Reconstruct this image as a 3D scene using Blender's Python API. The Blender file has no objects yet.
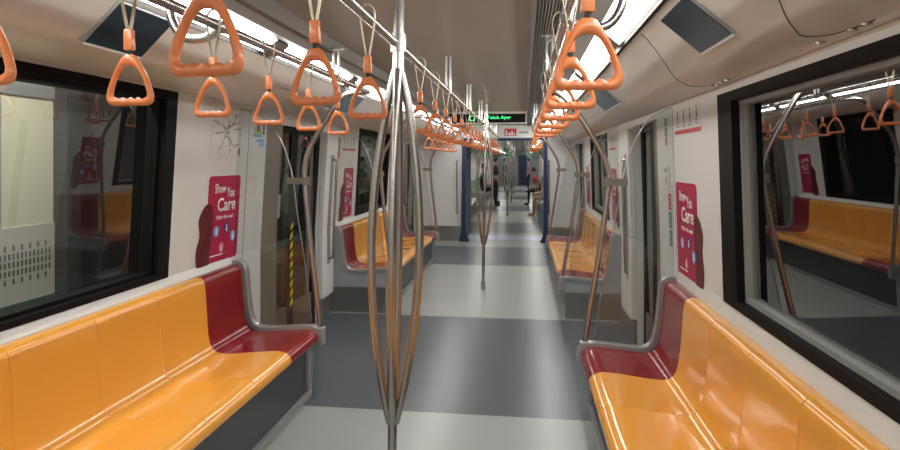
import bpy, bmesh, math, random
from mathutils import Vector, Matrix
random.seed(7)
C = bpy.context.scene.collection
sc = bpy.context.scene
PI = math.pi

# ---------------------------------------------------------------- materials
def mat(name, col, rough=.5, metal=0., coat=0., bump=0., bscale=60., vary=0., emit=0., spec=.5):
    m = bpy.data.materials.new(name); m.use_nodes = True
    nt = m.node_tree; b = nt.nodes['Principled BSDF']
    b.inputs['Base Color'].default_value = (*col, 1); b.inputs['Roughness'].default_value = rough
    b.inputs['Metallic'].default_value = metal; b.inputs['Coat Weight'].default_value = coat
    b.inputs['Coat Roughness'].default_value = .06
    b.inputs['Specular IOR Level'].default_value = spec
    if emit:
        b.inputs['Emission Color'].default_value = (*col, 1); b.inputs['Emission Strength'].default_value = emit
    if bump or vary:
        tc = nt.nodes.new('ShaderNodeTexCoord'); nz = nt.nodes.new('ShaderNodeTexNoise')
        nz.inputs['Scale'].default_value = bscale; nz.inputs['Detail'].default_value = 3
        nt.links.new(tc.outputs['Object'], nz.inputs['Vector'])
        if bump:
            bp = nt.nodes.new('ShaderNodeBump'); bp.inputs['Strength'].default_value = bump; bp.inputs['Distance'].default_value = .01
            nt.links.new(nz.outputs['Fac'], bp.inputs['Height']); nt.links.new(bp.outputs['Normal'], b.inputs['Normal'])
        if vary:
            mx = nt.nodes.new('ShaderNodeMix'); mx.data_type = 'RGBA'
            mx.inputs[6].default_value = (*[c*(1-vary) for c in col], 1); mx.inputs[7].default_value = (*[min(1, c*(1+vary)) for c in col], 1)
            nt.links.new(nz.outputs['Fac'], mx.inputs[0]); nt.links.new(mx.outputs[2], b.inputs['Base Color'])
    return m

def glassmat(name, ior, tint=(1, 1, 1)):
    m = bpy.data.materials.new(name); m.use_nodes = True
    nt = m.node_tree; nt.nodes.clear()
    o = nt.nodes.new('ShaderNodeOutputMaterial'); mx = nt.nodes.new('ShaderNodeMixShader')
    t = nt.nodes.new('ShaderNodeBsdfTransparent'); g = nt.nodes.new('ShaderNodeBsdfGlossy'); lw = nt.nodes.new('ShaderNodeLayerWeight'); lw.inputs['Blend'].default_value = .5
    pw = nt.nodes.new('ShaderNodeMath'); pw.operation = 'POWER'; pw.inputs[1].default_value = 4
    f = nt.nodes.new('ShaderNodeMath'); f.operation = 'MULTIPLY_ADD'
    nt.links.new(lw.outputs['Facing'], pw.inputs[0]); nt.links.new(pw.outputs[0], f.inputs[0])
    t.inputs['Color'].default_value = (*tint, 1); g.inputs['Roughness'].default_value = .0
    f.inputs[1].default_value = 1-ior; f.inputs[2].default_value = ior
    nt.links.new(f.outputs[0], mx.inputs[0]); nt.links.new(t.outputs[0], mx.inputs[1]); nt.links.new(g.outputs[0], mx.inputs[2])
    nt.links.new(mx.outputs[0], o.inputs[0])
    return m

M = dict(
    wall=mat('wall_laminate', (.73, .72, .705), .38, vary=.02, bscale=4),
    ledge=mat('ledge_white', (.72, .72, .70), .35),
    ceil=mat('ceiling_panel', (.33, .29, .245), .38, vary=.03, bscale=3),
    cove=mat('cove_panel', (.72, .675, .615), .33, vary=.02, bscale=3),
    housing=mat('housing_brown_grey', (.20, .18, .16), .45),
    fixture=mat('fixture_grey', (.30, .30, .30), .4),
    yellow=mat('orange_yellow_gloss', (.84, .37, .048), .2, coat=.45),
    red=mat('crimson_gloss', (.24, .003, .009), .2, coat=.22, spec=.35),
    green=mat('mint_gloss', (.30, .52, .30), .25, coat=.5),
    orange=mat('orange_plastic', (.70, .21, .07), .33, coat=.25),
    hgreen=mat('green_plastic', (.15, .52, .20), .33, coat=.25),
    strap=mat('cream_webbing', (.60, .53, .40), .7, bump=.2, bscale=300),
    steel=mat('brushed_steel', (.46, .45, .43), .30, 1., bump=.02, bscale=200),
    steelb=mat('brushed_steel_pole', (.45, .43, .405), .27, 1.),
    clampm=mat('clamp_bronze_steel', (.26, .235, .20), .35, .7),
    skirt=mat('steel_skirting', (.36, .36, .35), .33, .9),
    alu=mat('aluminium_grey', (.40, .40, .41), .35, .5),
    panel=mat('bench_side_grey', (.34, .36, .38), .4),
    fascia=mat('bench_fascia_dark', (.05, .057, .06), .35),
    black=mat('black_rubber', (.006, .006, .007), .6, spec=.15),
    darkline=mat('panel_gap_dark', (.03, .025, .02), .7),
    reveal=mat('window_reveal_grey', (.30, .31, .30), .45),
    floorL=mat('floor_vinyl_light', (.33, .355, .345), .30, bump=.03, bscale=120, vary=.05),
    floorD=mat('floor_vinyl_dark', (.085, .10, .115), .28, bump=.03, bscale=120, vary=.07),
    seam=mat('floor_seam', (.06, .07, .08), .5),
    blue=mat('blue_gasket', (.015, .028, .08), .5),
    thresh=mat('threshold_plate_reflection', (.55, .57, .80), .3, .3),  # pale bluish colour paints in the light reflected off the threshold
    screen=mat('dark_display', (.022, .035, .05), .12),
    white=mat('white_print', (.85, .85, .85), .5),
    poster=mat('crimson_print', (.47, .008, .075), .35),
    maroon=mat('maroon_print', (.13, .008, .02), .35),
    skyb=mat('sky_blue_print', (.15, .45, .75), .4), navy=mat('navy_print', (.06, .05, .22), .4), pink=mat('pink_print', (.75, .16, .25), .4),
    paper=mat('paper_white', (.70, .70, .69), .4), ink=mat('grey_ink', (.12, .12, .13), .6),
    redp=mat('red_print', (.60, .03, .03), .45), grn=mat('green_print', (.02, .22, .16), .45),
    yprint=mat('lime_print', (.55, .60, .12), .45), purple=mat('purple_print', (.12, .05, .32), .45), teal=mat('teal_print', (.13, .21, .22), .4),
    hazard=mat('hazard_yellow', (.75, .55, .02), .5),
    led=mat('green_led', (.05, .8, .25), .5, emit=1.2),
    doorreflect=mat('door_lower_floor_reflection', (.16, .13, .10), .3, .4),  # brown tint stands in for the floor mirrored in the door
    doorm=mat('door_leaf_laminate', (.20, .17, .135), .35, .2),
    plat=mat('platform_panel_cream', (.62, .62, .50), .5, vary=.03, bscale=2), platg=mat('platform_panel_grey', (.50, .50, .47), .5, vary=.03, bscale=4),
    platd=mat('platform_dark_teal', (.05, .10, .095), .5), tunnel=mat('tunnel_dark', (.03, .033, .035), .8, vary=.3, bscale=2),
    bellows=mat('bellows_grey', (.22, .23, .25), .6),
    skin=mat('skin', (.52, .28, .19), .5), hair=mat('hair_black', (.012, .010, .010), .5), cblack=mat('cloth_black', (.015, .015, .018), .8),
    cred=mat('cloth_red', (.45, .02, .03), .8), cpur=mat('cloth_mauve', (.30, .16, .26), .8), ctan=mat('cloth_tan', (.42, .26, .15), .8), cgrey=mat('cloth_grey', (.10, .11, .13), .8),
    glass=glassmat('window_glass', .28, (.84, .90, .87)), glassL=glassmat('window_glass_clear', .15, (.92, .94, .92)), screenglass=glassmat('screen_glass', .04, (.90, .92, .91)), doorglass=glassmat('door_glass', .06, (.25, .26, .26)),
)
def emission(name, col, st):
    m = bpy.data.materials.new(name); m.use_nodes = True; nt = m.node_tree; nt.nodes.clear()
    o = nt.nodes.new('ShaderNodeOutputMaterial'); e = nt.nodes.new('ShaderNodeEmission')
    e.inputs[0].default_value = (*col, 1); e.inputs[1].default_value = st; nt.links.new(e.outputs[0], o.inputs[0]); return m
M['lampfar'] = emission('light_diffuser_far', (1, .985, .945), 11.)
M['lamp'] = emission('light_diffuser', (1, .985, .945), 19.)

# ---------------------------------------------------------------- helpers
def obj(name, bm, m, parent=None, smooth=False, auto=None):
    me = bpy.data.meshes.new(name)
    bmesh.ops.recalc_face_normals(bm, faces=bm.faces)
    if smooth:
        for f in bm.faces: f.smooth = True
        if auto:
            for e in bm.edges:
                if len(e.link_faces) == 2 and e.calc_face_angle(0) > auto: e.smooth = False
    bm.to_mesh(me); bm.free()
    o = bpy.data.objects.new(name, me)
    for k in (m if isinstance(m, (list, tuple)) else [m]): me.materials.append(k)
    C.objects.link(o)
    if parent: o.parent = parent; o.matrix_parent_inverse = Matrix.Translation(-parent.location)
    return o
def tag(o, label, cat, group=None):
    o['label'] = label; o['category'] = cat
    if group: o['group'] = group
    return o
def thing(name, label, cat, loc=(0, 0, 0), group=None):
    o = bpy.data.objects.new(name, None); C.objects.link(o); o.location = loc; o.empty_display_size = .05
    return tag(o, label, cat, group)
def struct(name, bm, m, parent=None, **k):
    o = obj(name, bm, m, parent, **k)
    if not parent: o['kind'] = 'structure'
    return o
def B(): return bmesh.new()
def hexa(bm, p, mi=0):  # 8 points, bottom 4 then top 4
    v = [bm.verts.new(q) for q in p]
    for f in ((0, 1, 2, 3), (4, 5, 6, 7), (0, 1, 5, 4), (1, 2, 6, 5), (2, 3, 7, 6), (3, 0, 4, 7)):
        bm.faces.new([v[i] for i in f]).material_index = mi
def box(bm, a, b, mi=0):
    (x0, y0, z0), (x1, y1, z1) = a, b
    hexa(bm, [(x0, y0, z0), (x1, y0, z0), (x1, y1, z0), (x0, y1, z0), (x0, y0, z1), (x1, y0, z1), (x1, y1, z1), (x0, y1, z1)], mi)
def bevel(bm, w, seg=2):
    bmesh.ops.bevel(bm, geom=list(bm.edges), offset=w, segments=seg, affect='EDGES', profile=.5, clamp_overlap=True)
def prism_y(bm, pts, y0, y1, mi=0):      # polygon in XZ extruded along Y
    a = [bm.verts.new((x, y0, z)) for x, z in pts]; b = [bm.verts.new((x, y1, z)) for x, z in pts]
    n = len(pts)
    bm.faces.new(a).material_index = mi; bm.faces.new(b[::-1]).material_index = mi
    for i in range(n): bm.faces.new((a[i], a[(i+1) % n], b[(i+1) % n], b[i])).material_index = mi
def catmull(pts, n=6, closed=False):
    P = [Vector(p) for p in pts]; out = []; L = len(P)
    rng = L if closed else L-1
    for i in range(rng):
        if closed: p0, p1, p2, p3 = P[(i-1) % L], P[i], P[(i+1) % L], P[(i+2) % L]
        else: p0, p1, p2, p3 = P[max(i-1, 0)], P[i], P[i+1], P[min(i+2, L-1)]
        for k in range(n):
            t = k/n
            out.append(.5*((2*p1)+(p2-p0)*t+(2*p0-5*p1+4*p2-p3)*t*t+(3*p1-p0-3*p2+p3)*t**3))
    if not closed: out.append(P[-1])
    return out
def tube(bm, path, r, seg=10, closed=False, caps=True, mi=0):
    P = [Vector(p) for p in path]; n = len(P); rings = []
    rr = r if callable(r) else (lambda i: r)
    ref = None
    for i, p in enumerate(P):
        if closed: t = (P[(i+1) % n]-P[i-1])
        else: t = P[min(i+1, n-1)]-P[max(i-1, 0)]
        t.normalize()
        if ref is None: ref = Vector((0, 1, 0)) if abs(t.y) < .9 else Vector((1, 0, 0))
        u = (ref-t*ref.dot(t)).normalized(); w = t.cross(u); ref = u
        q = rr(i); q = q if isinstance(q, tuple) else (q, q)
        rings.append([bm.verts.new(p+u*q[0]*math.cos(2*PI*k/seg)+w*q[1]*math.sin(2*PI*k/seg)) for k in range(seg)])
    for i in range(n if closed else n-1):
        a, b = rings[i], rings[(i+1) % n]
        for k in range(seg): bm.faces.new((a[k], a[(k+1) % seg], b[(k+1) % seg], b[k])).material_index = mi
    if caps and not closed: bm.faces.new(rings[0][::-1]); bm.faces.new(rings[-1])
def textmesh(s, size=1., bold=0.):
    cu = bpy.data.curves.new('t', 'FONT'); cu.body = s; cu.size = size; cu.offset = bold; cu.resolution_u = 3
    o = bpy.data.objects.new('t', cu); C.objects.link(o)
    dg = bpy.context.evaluated_depsgraph_get(); me = bpy.data.meshes.new_from_object(o.evaluated_get(dg))
    bm = B(); bm.from_mesh(me); bpy.data.objects.remove(o); bpy.data.curves.remove(cu); bpy.data.meshes.remove(me)
    return bm
def fit(bm, u0, v0, u1, v1):             # squeeze flat artwork into a rectangle
    xs = [v.co.x for v in bm.verts]; ys = [v.co.y for v in bm.verts]
    a, b, c, d = min(xs), max(xs), min(ys), max(ys)
    for v in bm.verts: v.co.x = u0+(v.co.x-a)/(b-a)*(u1-u0); v.co.y = v0+(v.co.y-c)/(d-c)*(v1-v0)
    return bm
def rrect(bm, u0, v0, u1, v1, r=.01, seg=4):
    vs = []
    for (cx, cy, a) in ((u1-r, v1-r, 0), (u0+r, v1-r, 90), (u0+r, v0+r, 180), (u1-r, v0+r, 270)):
        for k in range(seg+1):
            t = math.radians(a+90*k/seg); vs.append(bm.verts.new((cx+r*math.cos(t), cy+r*math.sin(t), 0)))
    bm.faces.new(vs)
def thicken(bm, h):
    r = bmesh.ops.extrude_face_region(bm, geom=list(bm.faces))
    for e in r['geom']:
        if isinstance(e, bmesh.types.BMVert): e.co.z += h
    return bm
def disc(bm, cu, cv, r, n=16, ry=None):
    bm.faces.new([bm.verts.new((cu+r*math.cos(2*PI*k/n), cv+(ry or r)*math.sin(2*PI*k/n), 0)) for k in range(n)])

# ---------------------------------------------------------------- wall shape
def XW(s, z):
    z = max(z, .93)
    return -2.04+(z-.93)*.060 if s < 0 else .97-(z-.93)*.030
def onwall(s, y0, z0, off=0.):           # art coords (u right as read, v up, w out) -> world; y0 is the left end as read
    d = -s                               # inward direction along X
    def f(co):
        y = y0 + co.x*(-s) ; z = z0+co.y
        return Vector((XW(s, z)+d*(off+co.z), y, z))
    return f
def place(bm, f):
    for v in bm.verts: v.co = f(v.co.copy())
    return bm
SN = {-1: 'left', 1: 'right'}

YB0, YB1 = -2.4, 11.75
WTOP = {-1: 2.03, 1: 1.985}
WIN = {-1: [(1.2, 3.17), (6.95, 8.62)], 1: [(1.1, 3.02), (6.9, 8.62)]}
WINZ = {-1: (.93, 1.995), 1: (.918, 1.92)}
DOORS = {-1: [(4.38, 5.66), (9.72, 10.95)], 1: [(4.38, 5.26), (9.72, 10.95)]}
DZ = 1.90
def slab(bm, s, y0, y1, z0, z1, d0=0., d1=.12):
    zs = [z0, z1] if not (z0 < .93 < z1) else [z0, .93, z1]
    for a, b in zip(zs[:-1], zs[1:]):
        xa0, xa1, xb0, xb1 = XW(s, a)+s*d0, XW(s, a)+s*d1, XW(s, b)+s*d0, XW(s, b)+s*d1
        hexa(bm, [(xa0, y0, a), (xa1, y0, a), (xa1, y1, a), (xa0, y1, a), (xb0, y0, b), (xb1, y0, b), (xb1, y1, b), (xb0, y1, b)])
for s in (-1, 1):
    bm = B()
    cuts = sorted([(a, b, 'w') for a, b in WIN[s]]+[(a, b, 'd') for a, b in DOORS[s]])
    y = YB0
    for a, b, k in cuts:
        slab(bm, s, y, a, 0, WTOP[s])
        if k == 'w':
            slab(bm, s, a, b, 0, WINZ[s][0]); slab(bm, s, a, b, WINZ[s][1], WTOP[s])
        else: slab(bm, s, a, b, DZ, WTOP[s])
        y = b
    slab(bm, s, y, YB1+1.2, 0, WTOP[s])
    struct('wall_'+SN[s], bm, M['wall'])
    # steel skirting on the stand-back walls by the doors
    n = 0
    bm = B()
    for a, b in ((3.95, 4.38), (DOORS[s][0][1], 6.06), (9.45, 9.72), (10.95, YB1)):
        box(bm, (XW(s, 0)-s*.02, a, 0), (XW(s, 0)+s*.0, b, .22))
    o = struct('baseboard_'+SN[s], bm, M['skirt'])

bm = B(); box(bm, (-2.16, YB0-.08, 0), (1.09, YB0, 2.35)); struct('wall_back', bm, M['wall'])

# window units
wn = 0
for s in (-1, 1):
    for k, (a, b) in enumerate(WIN[s]):
        wn += 1
        z0, z1 = WINZ[s]
        fw = (.10 if s < 0 else .19) if k == 0 else .10
        bm = B()   # wide black rubber frame standing a little proud of the wall
        zb, zt = z0+(.030 if s < 0 else .040), z1-.045
        slab(bm, s, a, b, z0, zb, -.006, .05); slab(bm, s, a, b, zt, z1, -.006, .05)
        slab(bm, s, a, a+fw, zb, zt, -.006, .05); slab(bm, s, b-fw, b, zb, zt, -.006, .05)
        root = struct(f'window_{wn}', bm, M['black'])
        bm = B(); g = .018 if s < 0 else .022; rd = .10 if s < 0 else .075
        ya, yb = a+fw, b-fw
        slab(bm, s, ya, yb, zb, zb+g, .03, rd); slab(bm, s, ya, yb, zt-.02, zt, .03, rd)
        slab(bm, s, ya, ya+g, zb+g, zt-.02, .03, rd); slab(bm, s, yb-g, yb, zb+g, zt-.02, .03, rd)
        obj('window_reveal', bm, M['reveal'] if s > 0 else M['black'], root)
        bm = B(); v = []
        for (y_, z_) in ((ya, zb), (yb, zb), (yb, zt), (ya, zt)): v.append(bm.verts.new((XW(s, z_)+s*(rd-.015), y_, z_)))
        bm.faces.new(v); obj('pane', bm, M['glass' if s > 0 else 'glassL'], root)
# pale ledge running under the windows
for s in (-1, 1):
    bm = B()
    for a, b in ((.62, 3.88), (6.12, 9.38)):
        zl = .893+(-.008, -.05)[s > 0]; x = XW(s, .9)
        wd = (.03, .012)[s > 0]; prism_y(bm, [(x+s*.0, zl-.03), (x-s*wd, zl-.03), (x-s*wd, zl+.006), (x+s*.0, WINZ[s][0]+.002)], a, b)
    o = struct('trim_1' if s < 0 else 'trim_2', bm, M['ledge'])

# doors: two leaves each
dn = 0
for s in (-1, 1):
    for a, b in DOORS[s]:
        dn += 1; mid = (a+b)/2
        bm = B()
        r0, r1 = (.025, .05) if s < 0 else (.055, .085)
        def leaf(y0, y1):
            slab(bm, s, y0, y0+.38, .0, DZ, r0, r1)
        leaf(a-.02, mid-.003)
        d = struct(f'door_{dn}', bm, M['doorm'])
        for nm, rects, m in (('leaf_frame', ((mid-.073, mid-.003, 0, DZ), (a+.36, mid-.073, DZ-.06, DZ)), 'black'), ('leaf_frame', ((b-.10, b+.02, 0, DZ), (mid+.003, mid+.073, 0, DZ), (mid+.073, b-.10, DZ-.06, DZ)), 'black'),
                             ('leaf_lower_panel', ((a+.36, mid-.073, 0, .32),), 'doorreflect'), ('leaf_lower_panel', ((mid+.073, b-.10, 0, .32),), 'doorreflect')):
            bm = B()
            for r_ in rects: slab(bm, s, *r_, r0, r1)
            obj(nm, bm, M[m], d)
        for (p, q) in ((a+.36, mid-.073), (mid+.073, b-.10)):
            bm = B(); v = [bm.verts.new((XW(s, z_)+s*(r0+.015), y_, z_)) for y_, z_ in ((p, .32), (q, .32), (q, DZ-.06), (p, DZ-.06))]
            bm.faces.new(v); obj('door_pane', bm, M['doorglass'], d)
        bm = B(); slab(bm, s, mid-.004, mid+.004, 0, DZ, r0-.004, r1); obj('door_seal', bm, M['black'], d)
        bm = B()
        for k in range(9):   # slanted yellow bars of the warning tape
            z = .30+k*.085
            pts = [(mid+.012, z), (mid+.068, z+.03), (mid+.068, z+.075), (mid+.012, z+.045)]
            x0 = lambda zz: XW(s, zz)+s*(r0-.0005)
            v = [bm.verts.new((x0(zz), yy, zz)) for yy, zz in pts]; w = [bm.verts.new((x0(zz)-s*.001, yy, zz)) for yy, zz in pts]
            bm.faces.new(v); bm.faces.new(w[::-1])
            for i in range(4): bm.faces.new((v[i], v[(i+1) % 4], w[(i+1) % 4], w[i]))
        if s < 0: obj('warning_tape', bm, M['hazard'], d)
        else: bm.free()

# ---------------------------------------------------------------- floor
def floor_strip(name, bands, x0, x1):
    bm = B()
    for y0, y1, mi in bands:
        box(bm, (x0, y0, -.04), (x1, y1, 0), mi)
    return struct(name, bm, [M['floorL'], M['floorD'], M['seam'], M['thresh']])
def seams(b0, b1, mi, ys):
    out = []; y = b0
    for q in ys: out += [(y, q-.002, mi), (q-.002, q+.002, 2)]; y = q+.002
    return out+[(y, b1, mi)]
bands = seams(YB0, 3.71, 0, [.6, 2.2])+seams(3.71, 6.02, 1, [4.18])+seams(6.02, 9.05, 0, [6.9, 8.2])+seams(9.05, 11.0, 1, [10.])+[(11.0, 11.75, 0)]
floor_strip('floor', bands, -2.16, 1.09)
floor_strip('floor_gangway', [(11.75, 12.05, 0), (12.05, 12.75, 3), (12.75, 13.2, 0)], -1.3, .6)
floor_strip('floor_next_car', [(13.2, 15.4, 1), (15.4, 18.9, 0), (18.9, 21.1, 1), (21.1, 24.6, 0), (24.6, 26.8, 1), (26.8, 30.2, 0), (30.2, 32.4, 1), (32.4, 36, 0), (36, 37.2, 3), (37.2, 40, 1)], -2.16, 1.09)

# ---------------------------------------------------------------- ceiling
CL = [(-1.985, 2.006), (-1.80, 1.998), (-1.62, 1.992), (-1.52, 1.995), (-1.45, 2.022), (-1.38, 2.085), (-1.325, 2.138)]
CR = [(.955, 1.958), (.84, 1.962), (.74, 1.972), (.685, 1.988), (.62, 2.04), (.55, 2.10), (.485, 2.145)]
def strip_prism(bm, pts, y0, y1, t=.03, mi=0):
    prism_y(bm, pts+[(x, z+t) for x, z in pts[::-1]], y0, y1, mi)
for nm, P in (('ceiling_cove_left', CL), ('ceiling_cove_right', CR)):
    bm = B(); pts = [(p.x, p.y) for p in catmull([(x, z, 0) for x, z in P], 4)]
    strip_prism(bm, pts, YB0, YB1, .03)
    struct(nm, bm, M['cove'], smooth=True, auto=.6)
bm = B()
box(bm, (-1.10, YB0, 2.31), (.05, YB1, 2.36))
struct('ceiling', bm, M['ceil'])
bm = B()
# stepped lips either side of the flat centre panel, and housings above the lamps
strip_prism(bm, [(-1.325, 2.154), (-1.308, 2.158), (-1.222, 2.222), (-1.205, 2.205), (-1.16, 2.20), (-1.13, 2.25), (-1.105, 2.25)], YB0, YB1, .03)
prism_y(bm, [(-1.125, 2.235), (-1.10, 2.235), (-1.10, 2.31), (-1.125, 2.31)], YB0, YB1)
strip_prism(bm, [(.05, 2.335), (.19, 2.335)], YB0, YB1, .03)
strip_prism(bm, [(.185, 2.262), (.325, 2.225), (.345, 2.218), (.362, 2.232), (.452, 2.157), (.475, 2.150)], YB0, YB1, .03)
struct('ceiling_housing', bm, M['housing'])
bm = B(); box(bm, (.035, YB0, 2.285), (.052, YB1, 2.312)); struct('trim_3', bm, M['steel'])
bm = B(); box(bm, (XW(1, 1.95)-.006, YB0, 1.947), (XW(1, 1.95)+.01, YB1, 1.957)); struct('trim_4', bm, M['cove'])
bm = B(); box(bm, (.462, YB0, 2.139), (.475, YB1, 2.2)); struct('trim_5', bm, M['darkline'])
bm = B(); box(bm, (-1.333, YB0, 2.136), (-1.323, YB1, 2.2)); struct('trim_6', bm, M['darkline'])
bm = B(); box(bm, (-2.2, YB0, 2.37), (1.12, YB1, 2.40)); struct('ceiling_roof', bm, M['fixture'])

# louvre grille on the right of the ceiling panel
g = thing('air_grille', 'long dark louvred air grille beside the flat ceiling panel above the right strap row', 'air grille', (.12, 4, 2.29))
bm = B(); n = 0; y = -.5
while y < 8.5:
    box(bm, (.055, y, 2.284), (.182, y+.005, 2.300)); y += .028
obj('louvres', bm, M['housing'], g)
bm = B()
for k in range(10): box(bm, (.053+k*.0143, -.5, 2.278), (.0562+k*.0143, 8.5, 2.30))
obj('grille_bars', bm, M['fixture'], g)
bm = B(); box(bm, (.053, -.5, 2.312), (.187, 8.5, 2.33)); obj('grille_backing', bm, M['darkline'], g)

# ceiling lamps
ORD = ['first', 'second', 'third', 'fourth', 'fifth', 'sixth', 'seventh', 'eighth', 'ninth', 'tenth', 'eleventh', 'twelfth', 'thirteenth', 'fourteenth', 'fifteenth', 'sixteenth', 'seventeenth', 'eighteenth', 'nineteenth', 'twentieth', 'twenty-first', 'twenty-second', 'twenty-third', 'twenty-fourth']
LAMPX = {-1: ((-1.300, 2.150), (-1.225, 2.205)), 1: ((.355, 2.215), (.440, 2.142))}
for s in (-1, 1):
    (xa, za), (xb, zb) = LAMPX[s]; y = -2.33; k = 0
    while y < 11:
        y1 = min(y+1.29, 11.6)
        t = thing('ceiling_lamp', f'long white strip lamp over the {SN[s]} side of the aisle, {ORD[k]} from the camera end', 'ceiling lamp', ((xa+xb)/2, y, zb), f'strip lamps along the {SN[s]} of the ceiling')
        bm = B(); dx, dz = xb-xa, zb-za; L = math.hypot(dx, dz); nx, nz = -dz/L*.012, dx/L*.012
        prism_y(bm, [(xa, za), (xb, zb), (xb+nx, zb+nz), (xa+nx, za+nz)], y+.071, y1-.071); obj('diffuser', bm, M['lamp'], t)
        for q in (y-.01, y1-.07):
            bm = B(); prism_y(bm, [(xa, za-.002), (xb, zb-.002), (xb+nx, zb+nz+.003), (xa+nx, za+nz+.003)], q, q+.08); obj('end_frame', bm, M['housing'], t)
        y += 1.31; k += 1

# ---------------------------------------------------------------- benches
PR = [(.0, .887), (.045, .893), (.075, .886), (.095, .862), (.104, .80), (.113, .70), (.125, .60), (.14, .53), (.162, .477), (.20, .447), (.26, .437), (.35, .440), (.45, .448), (.55, .456), (.60, .453), (.636, .436), (.652, .408), (.646, .382), (.622, .372)]
PRC = [(p.x, p.y) for p in catmull([(a, b, 0) for a, b in PR], 3)]
UND = [(.60, .385), (.42, .40), (.24, .395), (.15, .42), (.10, .52), (.075, .70), (.06, .84), (.0, .85)]
DSC = {-1: 1., 1: .93}; DZB = {-1: -.008, 1: -.05}
def shell(s, y0, y1, ends=(True, True)):
    """moulded seat shell: dished along its width, wavy side edges"""
    bm = B(); TS = [0, .006, .02]+[k/12 for k in range(1, 12)]+[.98, .994, 1]; ns = len(TS)-1; rows = []
    loop = PRC+UND; nl = len(loop)
    xb = XW(s, .9)
    for j in range(ns+1):
        t = TS[j]; dish = math.sin(PI*t)**.9 if 0 < t < 1 else 0; row = []
        edge = -.0045 if t in (0, 1) else 0
        for i, (d, z) in enumerate(loop):
            if i < len(PRC):
                a = PRC[max(i-1, 0)]; b = PRC[min(i+1, len(PRC)-1)]
                tx, tz = b[0]-a[0], b[1]-a[1]; L = math.hypot(tx, tz); nx, nz = -tz/L, tx/L   # outward normal (up / into aisle)
                if nz < 0 and d < .5: nx, nz = nx, nz
                q = i/(len(PRC)-1)
                mask = max(0, math.sin(PI*min(1, max(0, (q-.12)/.7))))**.7
                amp = -.0065*dish*mask+edge
                dd, zz = d+(-nx)*amp*-1*-1, z+nz*amp*-1*-1
                nx, nz = abs(nx), (abs(nz) if d < .62 else nz)
                dd, zz = d+nx*amp, z+nz*amp
                wav = -.035*math.exp(-((q-.45)/.13)**2)+.018*math.exp(-((q-.68)/.12)**2)
            else: dd, zz, wav = d, z, 0
            row.append(bm.verts.new((xb-s*dd*DSC[s], y0+(y1-y0)*t+wav, zz+DZB[s])))
        rows.append(row)
    for j in range(ns):
        for i in range(nl): bm.faces.new((rows[j][i], rows[j][(i+1) % nl], rows[j+1][(i+1) % nl], rows[j+1][i]))
    if ends[0]: bm.faces.new(rows[0])
    if ends[1]: bm.faces.new(rows[-1][::-1])
    return bm
def bench(s, y0, y1, label, cols=('red', 'yellow')):
    xb = XW(s, .9); t = thing('bench', label, 'bench seat', (xb-s*.3, (y0+y1)/2, 0))
    n = 7; e = .03; w = (y1-y0-2*e)/n
    for k in range(n):
        red = k in (0, n-1)
        o = obj('seat_shell', shell(s, y0+e+k*w+.0004, y0+e+(k+1)*w-.0004, (k == 0, k == n-1)), M[cols[0] if red else cols[1]], t, smooth=True, auto=.9)
        if cols[0] != cols[1] and red: o['label'] = 'dark red end seat of the bench'
    q = lambda d: xb-s*d*DSC[s]
    dz = DZB[s]
    bm = B()      # recessed front board with toe strip
    box(bm, (xb, y0+.02, .03), (q(.575), y1-.02, .382+dz))
    obj('bench_base', bm, M['fascia'], t)
    bm = B()
    box(bm, (q(.56), y0+.01, .0), (q(.60), y1-.01, .035)); box(bm, (q(.575), y0+.01, .35+dz), (q(.59), y1-.01, .384+dz))
    for yy in (y0+.01, y1-.05): box(bm, (q(.575), yy, .035), (q(.592), yy+.04, .35+dz))
    obj('base_frame', bm, M['panel'], t)
    # end cheeks and edge frames following the seat curve
    top = [p for p in PRC if not (p[0] > .648 and p[1] < .40) and not (p[1] < .385)]
    for yy, sg in ((y0, -1), (y1, 1)):
        bm = B(); P = top; inn = []; out = []
        for i, (d, z) in enumerate(P):
            a = P[max(i-1, 0)]; b = P[min(i+1, len(P)-1)]; tx, tz = b[0]-a[0], b[1]-a[1]; L = math.hypot(tx, tz)
            nx, nz = -tz/L, tx/L
            nx, nz = abs(nx), abs(nz)
            out.append((d+nx*.022, z+nz*.022)); inn.append((d-nx*.012, z-nz*.012))
        out.append((P[-1][0]+.024, .345)); inn.append((P[-1][0]-.02, .345))
        out = [(d*DSC[s], z+dz) for d, z in out]; inn = [(d*DSC[s], z+dz) for d, z in inn]
        pts = [(xb-s*d, z) for d, z in out+inn[::-1]]
        ya, yb = (yy-.045, yy+.02) if sg < 0 else (yy-.02, yy+.045)
        m = len(out); A = []
        for (d, z), (d2, z2) in zip(out, inn):
            A.append([bm.verts.new(q) for q in ((xb-s*d, ya, z), (xb-s*d, yb, z), (xb-s*d2, yb, z2), (xb-s*d2, ya, z2))])
        for i in range(m-1):
            for k in range(4): bm.faces.new((A[i][k], A[i][(k+1) % 4], A[i+1][(k+1) % 4], A[i+1][k]))
        bm.faces.new(A[0]); bm.faces.new(A[-1][::-1])
        obj('end_frame', bm, M['alu'], t, smooth=True, auto=.5)
        bm = B(); pts = [(xb, .0)]+[(xb, .87+dz)]+[(xb-s*d, z) for d, z in inn[2:]]+[(q(.60), .30), (q(.585), .0)]
        yc = (yy-.03, yy-.005) if sg < 0 else (yy+.005, yy+.03)
        prism_y(bm, pts, *yc); obj('end_cheek', bm, M['panel'], t)
        bm = B()
        prism_y(bm, [(xb, .0), (xb, .27), (q(.60), .27), (q(.59), .0)], yy+(-.036 if sg < 0 else .0301), yy+(-.0301 if sg < 0 else .036))
        obj('kick_plate', bm, M['skirt'], t)
    return t
BY = [(.60, 3.90), (6.10, 9.40)]
bench(-1, *BY[0], 'glossy orange-yellow bench with dark red end seat along the left wall in the foreground')
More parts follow.
